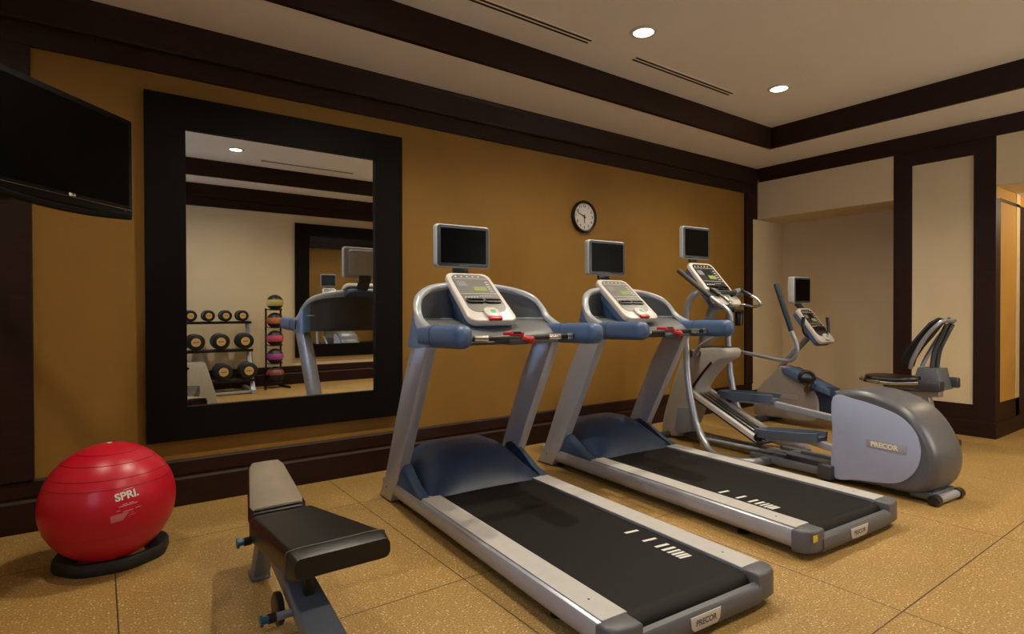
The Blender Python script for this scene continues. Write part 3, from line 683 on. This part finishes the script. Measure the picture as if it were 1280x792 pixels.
for s in (-1, 1): MB().lathe([(.02, -.03), (.033, -.025), (.033, .025), (.02, .03)], 20, M=Matrix.Translation((.15*s, -.01, .033)) @ Matrix.Rotation(R(90), 4, 'Y')).build('end_foot', blackp, t)
MB().box(-.14, .14, .0, .14, .02, .075, bev=.012).build('rear_bracket', steelblue, t)
MB().box(-.05, .05, .60, 2.25, .03, .085, bev=.006).build('base_beam', steelblue, t)
MB().box(-.22, -.17, .60, 1.25, .03, .08, bev=.006).box(.17, .22, .60, 1.25, .03, .08, bev=.006).build('base_rail', steelblue, t)
MB().box(-.25, .25, .58, .68, .02, .12, bev=.01).build('cross_block', darkp, t)
MB().tube([(-.30, 2.22, .035), (.30, 2.22, .035)], .028, 14).build('front_stabilizer', darkp, t)
MB().box(-.30, .30, 1.06, 1.12, .02, .075, bev=.008).build('middle_crossbar', steelblue, t)
# front tower
pt = cat([(2.305, .02, 0), (2.292, .189, 0), (2.22, .402, 0), (2.146, .591, 0), (2.075, .75, 0), (2.01, .825, 0), (1.85, .865, 0), (1.60, .878, 0), (1.588, .80, 0), (1.70, .735, 0), (1.829, .604, 0), (1.905, .491, 0), (1.94, .331, 0), (1.99, .20, 0), (2.08, .05, 0), (2.15, .02, 0)], 4, True)
MB().prism([(p.x, p.y) for p in pt], 'x', -.11, .11, bev=.02, seg=3).build('ramp_tower', ggrey, t, ang=50)
MB().prism([(2.06, .31), (1.91, .332), (1.895, .12), (2.06, .06), (2.10, .10)], 'x', -.165, -.105, bev=.012).build('tower_box', greyp, t)
MB().prism([(1.72, .76), (1.80, .68), (1.92, .54), (1.96, .45), (1.945, .45), (1.90, .53), (1.79, .66), (1.71, .74)], 'x', -.113, -.105).build('tower_groove', blackp, t)
MB().box(-.09, .09, 1.60, 1.86, .868, .885, bev=.006).build('tower_cap', darkp, t)
# ramp
rmp = MB()
def rbar(u0, u1, mb, h0=.0, hh=.03): mb.sweep([((u0+u1)/2, 1.98, .475+h0), ((u0+u1)/2, 1.24, .150+h0)], rrect(u1-u0, hh, .004))
for a, b in ((-.14, -.10), (.10, .14)): rbar(a, b, rmp, .01, .04)
rmp.build('ramp_rail', bezel, t)
r2_ = MB()
for a in (-.07, -.02, .03, .07): rbar(a-.012, a+.012, r2_, .0, .03)
r2_.build('ramp_track', chrome, t)
r3_ = MB(); rbar(-.13, .13, r3_, -.022, .02); r3_.build('ramp_bed', darkp, t)
# pedal arms and pedals
for s, v0, v1, z0, z1 in ((-1, 1.19, .70, .235, .285), (1, 1.79, 1.27, .445, .465)):
    u = .15*s
    a_ = MB().sweep([(u, .60, z1-.10 if s > 0 else z1-.06), (u, v1+.1, z1-.035), (u, v0-.05, z0-.03)], rrect(.045, .05, .006)).build('pedal_arm', silver, t)
    pe = MB(); n = 10; rings = []
    for k in range(n+1):
        q = k/n; v = v1+(v0-v1)*q; z = z1+(z0-z1)*q; w_ = .098*min(1, (min(q, 1-q)*n*.22+.62))
        rings.append([(u-w_, v, z-.028), (u-w_-.008, v, z+.036), (u-w_+.012, v, z+.038), (u-w_+.018, v, z+.002), (u+w_-.018, v, z+.002), (u+w_-.012, v, z+.038), (u+w_+.008, v, z+.036), (u+w_, v, z-.028)])
    pe.loft(rings)
    d = pe.build('pedal', mat('dark blue grey pedal', '#505c6c', .4, var=.05), t)
    e0 = MB().tube([(u-.075, v0+.0, z0+.02), (u, v0+.012, z0+.02), (u+.075, v0+.0, z0+.02)], .018, 8).build('toe_lip', mat('dark blue grey pedal', '#3d4d60'), d)
    MB().lathe([(.03, -.02), (.033, -.015), (.033, .015), (.03, .02)], 18, M=Matrix.Translation((u, v0+.03, z0-.045)) @ Matrix.Rotation(R(90), 4, 'Y')).build('roller', blackp, t)
    MB().tube([(u, v0+.03, z0-.045), (u-.05*s, v0-.10, z0-.05)], .012, 8).build('roller_fork', darkp, t)
# side frame tubes
for s, dv in ((-1, 0), (1, .05)):
    MB().tube([(.12*s, 1.66, 1.36), (.22*s, 1.68, 1.375), (.285*s, 1.74, 1.35), (.30*s, 1.80+dv*.5, 1.27), (.305*s, 1.83+dv, 1.10), (.305*s, 1.825+dv, .95), (.31*s, 1.80+dv, .60), (.32*s, 1.71+dv, .27), (.36*s, 1.58, .11), (.42*s, 1.45, .05), (.44*s, 1.28, .042), (.38*s, 1.14, .042), (.24*s, 1.09, .045)], .029, 16, 8).build('frame_tube', tube_m, t)
MB().tube([(-.20, 1.09, .045), (.20, 1.09, .045)], .024, 12).build('frame_cross_tube', tube_m, t)
MB().tube([(-.12, 1.66, 1.36), (.12, 1.66, 1.36)], .02, 12).build('top_cross_tube', darkp, t)
MB().sweep(cat([(0, 1.92, .84), (0, 1.86, 1.05), (0, 1.78, 1.25), (0, 1.76, 1.40)], 6), rrect(.10, .05, .015)).build('console_mast', greyp, t)
# diagonal braces on the base
MB().tube([(-.30, 1.70, .12), (-.20, 1.30, .105), (-.12, 1.0, .10)], .014, 10).build('link_rod', tube_m, t)
# moving handlebars
a_ = MB().tube([(-.20, 1.80, .82), (-.27, 1.755, .82), (-.32, 1.66, .90), (-.325, 1.50, .985), (-.325, 1.40, 1.03), (-.325, 1.345, 1.09), (-.325, 1.345, 1.17), (-.32, 1.40, 1.225), (-.32, 1.51, 1.29), (-.32, 1.90, 1.556)], .0165, 14).build('moving_handle', tube_m, t)
MB().capsule([(-.32, 1.55, 1.317), (-.32, 1.895, 1.553)], circ(.0205, 14), .012).build('grip', mat('charcoal foam grip', '#39342f', .6), a_)
a_ = MB().tube([(.20, 1.93, .845), (.28, 1.93, .85), (.315, 1.85, .838), (.32, 1.55, .80), (.32, 1.33, .775), (.32, 1.24, .785), (.32, 1.195, .86), (.32, 1.21, .95), (.32, 1.243, 1.02), (.32, 1.39, 1.42)], .0165, 14).build('moving_handle', tube_m, t)
MB().capsule([(.32, 1.25, 1.035), (.32, 1.39, 1.425)], circ(.022, 14), .012).build('grip', mat('dark blue foam grip', '#1d2a36', .6), a_)
MB().tube([(-.22, 1.86, .82), (.22, 1.86, .82)], .03, 14).build('pivot_shaft', darkp, t)
for s in (-1, 1): MB().lathe([(.03, -.02), (.038, 0), (.03, .02)], 18, M=Matrix.Translation((.20*s, 1.84, .825)) @ Matrix.Rotation(R(90), 4, 'Y')).build('pivot_cap', greyp, t)
# fixed handlebars in front of the console
for s in (-1, 1):
    g_ = MB().tube([(.05*s, 1.72, 1.27), (.14*s, 1.66, 1.265), (.19*s, 1.60, 1.25), (.19*s, 1.50, 1.235), (.195*s, 1.45, 1.26), (.20*s, 1.50, 1.305), (.20*s, 1.66, 1.385)], .013, 12).build('fixed_handle', chrome, t)
    MB().capsule([(.20*s, 1.55, 1.332), (.20*s, 1.66, 1.385)], circ(.0165, 12), .008).build('grip', blackp, g_)
MB().lathe([(.030, -.085), (.036, -.08), (.038, .03), (.034, .035), (.030, -.07)], 20, M=Matrix.Translation((.235, 1.70, 1.15))).build('bottle_holder', blackp, t)
MB().box(.12, .26, 1.66, 1.72, 1.185, 1.215, bev=.006).build('holder_bracket', blackp, t)
console(t, (0, 1.60, 1.255), (0, 1.95, 1.640), .34, dark=True, red_tag=False)
small_tv(t, 1.98, 1.675, 1.972, .36, neck_to=(0, 1.90, 1.55))

# ------------------------------------------------------------------ recumbent bike
t = thing('recumbent_bike', 'recumbent exercise bike with mesh backrest, parked by the niche behind the elliptical', 'exercise bike', (5.87, 1.6, 0), rz=R(-3))
pb = cat([(1.98, .06, 0), (1.97, .28, 0), (1.90, .40, 0), (1.80, .50, 0), (1.70, .60, 0), (1.63, .605, 0), (1.50, .535, 0), (1.38, .46, 0), (1.28, .34, 0), (1.26, .20, 0), (1.30, .09, 0), (1.45, .06, 0), (1.7, .06, 0)], 4, True)
MB().prism([(p.x, p.y) for p in pb], 'x', -.095, .095, bev=.02, seg=3).build('drive_housing', mat('light warm grey housing', '#8f8781', .45, var=.03), t, ang=50)
bd = MB().prism(rrect(.30, .045, .02), 'z', 0, .003, M=plane_M((-.096, 1.62, .30), (0, -1, 0), (0, 0, 1))).build('badge', silver, t)
MB().prism([(1.66, .60), (1.58, .60), (1.30, .47), (1.16, .42), (1.15, .36), (1.30, .40), (1.50, .47), (1.62, .53)], 'x', -.115, .115, bev=.012).build('top_fairing', slate, t)
MB().lathe([(.10, -.085), (.135, -.07), (.14, 0), (.135, .07), (.10, .085)], 28, M=Matrix.Translation((0, 1.22, .30)) @ Matrix.Rotation(R(90), 4, 'Y')).build('flywheel_cover', navy, t)
cr = MB()
for s, dz, dv in ((-1, .10, .03), (1, -.13, -.04)): cr.sweep([(.125*s, 1.36, .40), (.125*s, 1.36-dv, .40+dz)], rrect(.02, .03, .005))
cr.lathe([(.035, -.135), (.035, .135)], 18, M=Matrix.Translation((0, 1.36, .40)) @ Matrix.Rotation(R(90), 4, 'Y'))
cr.build('crank', chrome, t)
for s, z, v in ((-1, .50, 1.33), (1, .27, 1.40)):
    p_ = MB().box(.14*s, .24*s, v-.055, v+.055, z-.03, z+.025, bev=.012).build('bike_pedal', blackp, t)
    MB().tube([(.145*s, v-.05, z), (.15*s, v-.04, z+.06), (.19*s, v, z+.09), (.23*s, v+.04, z+.06), (.235*s, v+.05, z)], .018, 8).build('foot_strap', blackp, p_)
MB().sweep([(0, 1.78, .50), (0, 1.71, .613), (0, 1.40, .949), (0, 1.36, .99)], rrect(.06, .05, .02)).build('console_stem', greyp, t)
hb = MB().tube([(-.14, 1.395, 1.135), (-.14, 1.40, 1.05), (-.13, 1.38, .96), (-.07, 1.33, .925), (0, 1.32, .92), (.07, 1.31, .925), (.12, 1.29, .96), (.13, 1.29, 1.03), (.13, 1.30, 1.13)], .0165, 12).build('console_handle', blackp, t)
console(t, (.0, 1.21, .885), (.0, 1.475, 1.225), .27, dark=True, red_tag=False)
small_tv(t, 1.49, 1.275, 1.55, .30, th=.07, neck_to=(0, 1.45, 1.16))
MB().sweep([(0, 1.30, .12), (0, .80, .16), (0, .33, .20)], rrect(.07, .06, .012)).build('base_beam', greyp, t)
MB().sweep([(0, 1.25, .36), (0, .80, .435), (0, .25, .475)], rrect(.09, .05, .008)).build('seat_rail', silver, t)
MB().sweep([(0, .36, .45), (0, .27, .08)], rrect(.07, .06, .012)).build('rear_post', silver, t)
MB().box(-.30, .30, .20, .27, .0, .06, bev=.015).build('rear_stabilizer', darkp, t)
MB().box(-.25, .25, 1.82, 1.88, .0, .07, bev=.015).build('front_stabilizer', darkp, t)
rings = []
for k in range(13):
    q = k/12; v = .36+.46*q; w_ = .21*(1-.0*q)*min(1, .55+.9*min(q, 1-q)*4); zt = .602+.03*(q-.5)**2*4*(1 if q < .5 else .2)
    rings.append([(a, v, zt-.03+b) for a, b in rrect(2*w_, .055, .024, 4)])
MB().loft(rings).build('seat', vinyl, t, ang=60)
MB().box(-.13, .13, .32, .66, .50, .565, bev=.02).build('seat_base', steelblue, t)
hs = MB().tube([(-.20, .34, .575), (-.215, .55, .553), (-.215, .78, .565), (-.15, .83, .575)], .014, 12).tube([(.20, .34, .575), (.215, .55, .553), (.215, .78, .565), (.15, .83, .575)], .014, 12).build('seat_handle', chrome, t)
for s in (-1, 1): MB().capsule([(.215*s, .64, .556), (.215*s, .77, .563)], circ(.018, 12), .008).build('grip', blackp, hs)
MB().prism([(.39, .70), (.24, .70), (.22, .60), (.20, .52), (.36, .50), (.42, .58)], 'x', -.11, .11, bev=.012).build('back_bracket', steelblue, t)
MB().box(-.20, -.11, .18, .36, .515, .60, bev=.012).build('bottle_tray', darkp, t); MB().box(.09, .15, .16, .32, .53, .62, bev=.012).build('bottle_tray', darkp, t)
rings = []
for q, v, z, w_ in ((0, .485, .70, .11), (.15, .48, .76, .135), (.35, .42, .87, .15), (.6, .34, .98, .15), (.85, .27, 1.08, .13), (1, .21, 1.125, .10)):
    nrm = Vector((0, .75, .55)).normalized()
    rings.append([(a, v+b*.8, z+b*.5) for a, b in [(w_*c, .030*(c*c)+d) for c, d in ((-1, 0), (-.6, -.0), (0, 0), (.6, 0), (1, 0), (1, -.018), (.6, -.018), (0, -.018), (-.6, -.018), (-1, -.018))]])
MB().loft(rings).build('back_mesh', mesh_f, t, ang=60)
fr = MB()
for s in (-1, 1): fr.tube([(.11*s, .44, .69), (.13*s, .41, .78), (.135*s, .32, .96), (.12*s, .22, 1.09), (.08*s, .185, 1.11), (0, .18, 1.105)], .017, 10)
fr.build('back_frame', tube_m, t)
sp_ = MB()
for s in (-1, 1): sp_.tube([(.05*s, .30, .70), (.05*s, .28, .85), (.05*s, .23, .98), (.06*s, .19, 1.08)], .018, 10)
sp_.build('back_support', darkp, t)

# ------------------------------------------------------------------ dumbbell rack and dumbbells (opposite wall)
RX0, RX1 = .42, 1.775
shelves = [(-.78, 1.045, .10), (-.70, .655, .13), (-.58, .245, .15)]
t = thing('dumbbell_rack', 'three shelf dumbbell rack against the beige wall, seen in the mirror', 'dumbbell rack', ((RX0+RX1)/2, -.75, 0))
cx = (RX0+RX1)/2; hw = (RX1-RX0)/2
for s in (-1, 1):
    MB().sweep(cat([(hw*s-.03*s, -.12, 1.09), (hw*s-.03*s, -.05, .70), (hw*s-.03*s, .10, .28), (hw*s-.03*s, .30, .03)], 5), rrect(.06, .05, .006)).sweep([(hw*s-.03*s, -.33, .03), (hw*s-.03*s, .34, .03)], rrect(.06, .05, .006)).build('side_frame', silver, t)
for y, z, d in shelves:
    yy = y+.75
    sh = MB().sweep([(-hw, yy+d*.62, z-.055), (hw, yy+d*.62, z-.055)], rrect(.03, .035, .004)).sweep([(-hw, yy-d*.62, z-.055), (hw, yy-d*.62, z-.055)], rrect(.03, .035, .004)).box(-hw, hw, yy-d*.62, yy+d*.62, z-.055, z-.045)
    sh.build('shelf', blackp, t)
MB().sweep([(-hw, .27, .03), (hw, .27, .03)], rrect(.04, .03, .005)).build('floor_bar', silver, t)
def make_dumbbell(r, L):
    d = thing('dumbbell', '', 'dumbbell')
    for s in (-1, 1):
        M = Matrix.Translation((0, L/2*s, 0)) @ Matrix.Rotation(R(-90), 4, 'X')
        hd = MB().lathe([(.01, -.034), (r*.85, -.034), (r, -.024), (r, .024), (r*.85, .034), (.01, .034)], 28, M=M).build('head', iron, d)
        ds = MB().lathe([(.002, .0345 if s > 0 else -.0345), (r*.52, .0345 if s > 0 else -.0345), (r*.52, .037 if s > 0 else -.037), (.002, .037 if s > 0 else -.037)], 24, M=M).build('disc', tan, hd)
        if s > 0: MB().box(-r*.3, r*.3, L/2+.0365, L/2+.0385, -r*.08, r*.08).build('weight_mark', mat('orange print', '#b05a2a', .5), ds, False)
    MB().tube([(0, -L/2, 0), (0, L/2, 0)], .015, 12).build('handle', chrome, d)
    return d
rows = [([1.655, 1.44, 1.225, 1.005, .785, .565], .078, .14, 0, 'top'), ([1.67, 1.36, 1.055, .75, .5], .112, .17, 1, 'middle'), ([1.69, 1.37, 1.05, .72], .115, .19, 2, 'bottom')]
ordn = ['nearest the medicine ball stand', 'second from the medicine ball stand', 'third from the medicine ball stand', 'fourth from the medicine ball stand', 'fifth from the medicine ball stand', 'farthest from the medicine ball stand']
for xs, r_, L_, si, nm in rows:
    y, z, d_ = shelves[si]; src = None; grp = 'dumbbells on the %s shelf' % nm
    for i, x in enumerate(xs):
        rr_ = r_*(1+.03*i) if si == 0 else r_
        if src is None: src = d = make_dumbbell(r_, L_)
        else: d = copy_tree(src)
        d.location = (x, y, z-.036+r_); d.rotation_euler = (0, 0, 0); d.scale = (1, 1, 1)
        d['label'] = 'black round dumbbell with tan disc on the %s shelf, %s' % (nm, ordn[i]); d['group'] = grp

# medicine balls on their stand
t = thing('medicine_ball_stand', 'tall black upright stand holding five medicine balls beside the dumbbell rack', 'ball rack', (2.13, -.87, 0))
st = MB()
for s in (-1, 1): st.box(.105*s-.012*s, .105*s+.012*s, -.11, -.085, .02, 1.19)
st.build('post', blackp, t, False)
for s in (-1, 1): MB().sweep([(.105*s, -.16, .015), (.17*s, .17, .015)], rrect(.03, .03, .004)).build('foot', blackp, t)
zs = [1.275, 1.01, .745, .475, .195]
for z in zs: MB().tube([(-.105, -.09, z-.09), (-.09, .05, z-.105), (0, .09, z-.108), (.09, .05, z-.105), (.105, -.09, z-.09)], .008, 8).build('cradle', blackp, t)
nmz = ['at the top of the stand', 'second from the top of the stand', 'at the middle of the stand', 'second from the bottom of the stand', 'at the bottom of the stand']
for z, c, wh in zip(zs, ('yellow', 'orange', 'pink', 'purple', 'brick'), nmz):
    b = thing('medicine_ball', 'black medicine ball with a %s band, %s' % (c, wh), 'medicine ball', (2.13, -.86, z), group='medicine balls on the stand')
    rb = .118 if z > .3 else .128
    MB().sphere((0, 0, 0), rb, 28, 18).build('ball', iron, b)
    prf = [((rb+.0015)*math.cos(R(a)), (rb+.0015)*math.sin(R(a))) for a in range(-22 if z > .3 else 5, 23 if z > .3 else 45, 4)]
    MB().lathe(prf, 28, cap=False).build('colour_band', med[c], b)

# tapered box seen low in the mirror
t = thing('plyometric_box', 'low grey beige tapered box on the floor before the dumbbell rack, seen in mirror', 'plyometric box', (.80, .10, 0))
b = MB().loft([[(x*1.0, y, z) for x, y in rrect(w_, d_, .015, 3)] for w_, d_, z in ((.80, .40, 0), (.795, .398, .01), (.535, .265, .51), (.52, .25, .52))]).build('body', plyo, t)
MB().prism([(a, c+.47) for a, c in rrect(.16, .03, .014)], 'y', .136, .146).build('hand_slot', blackp, t)
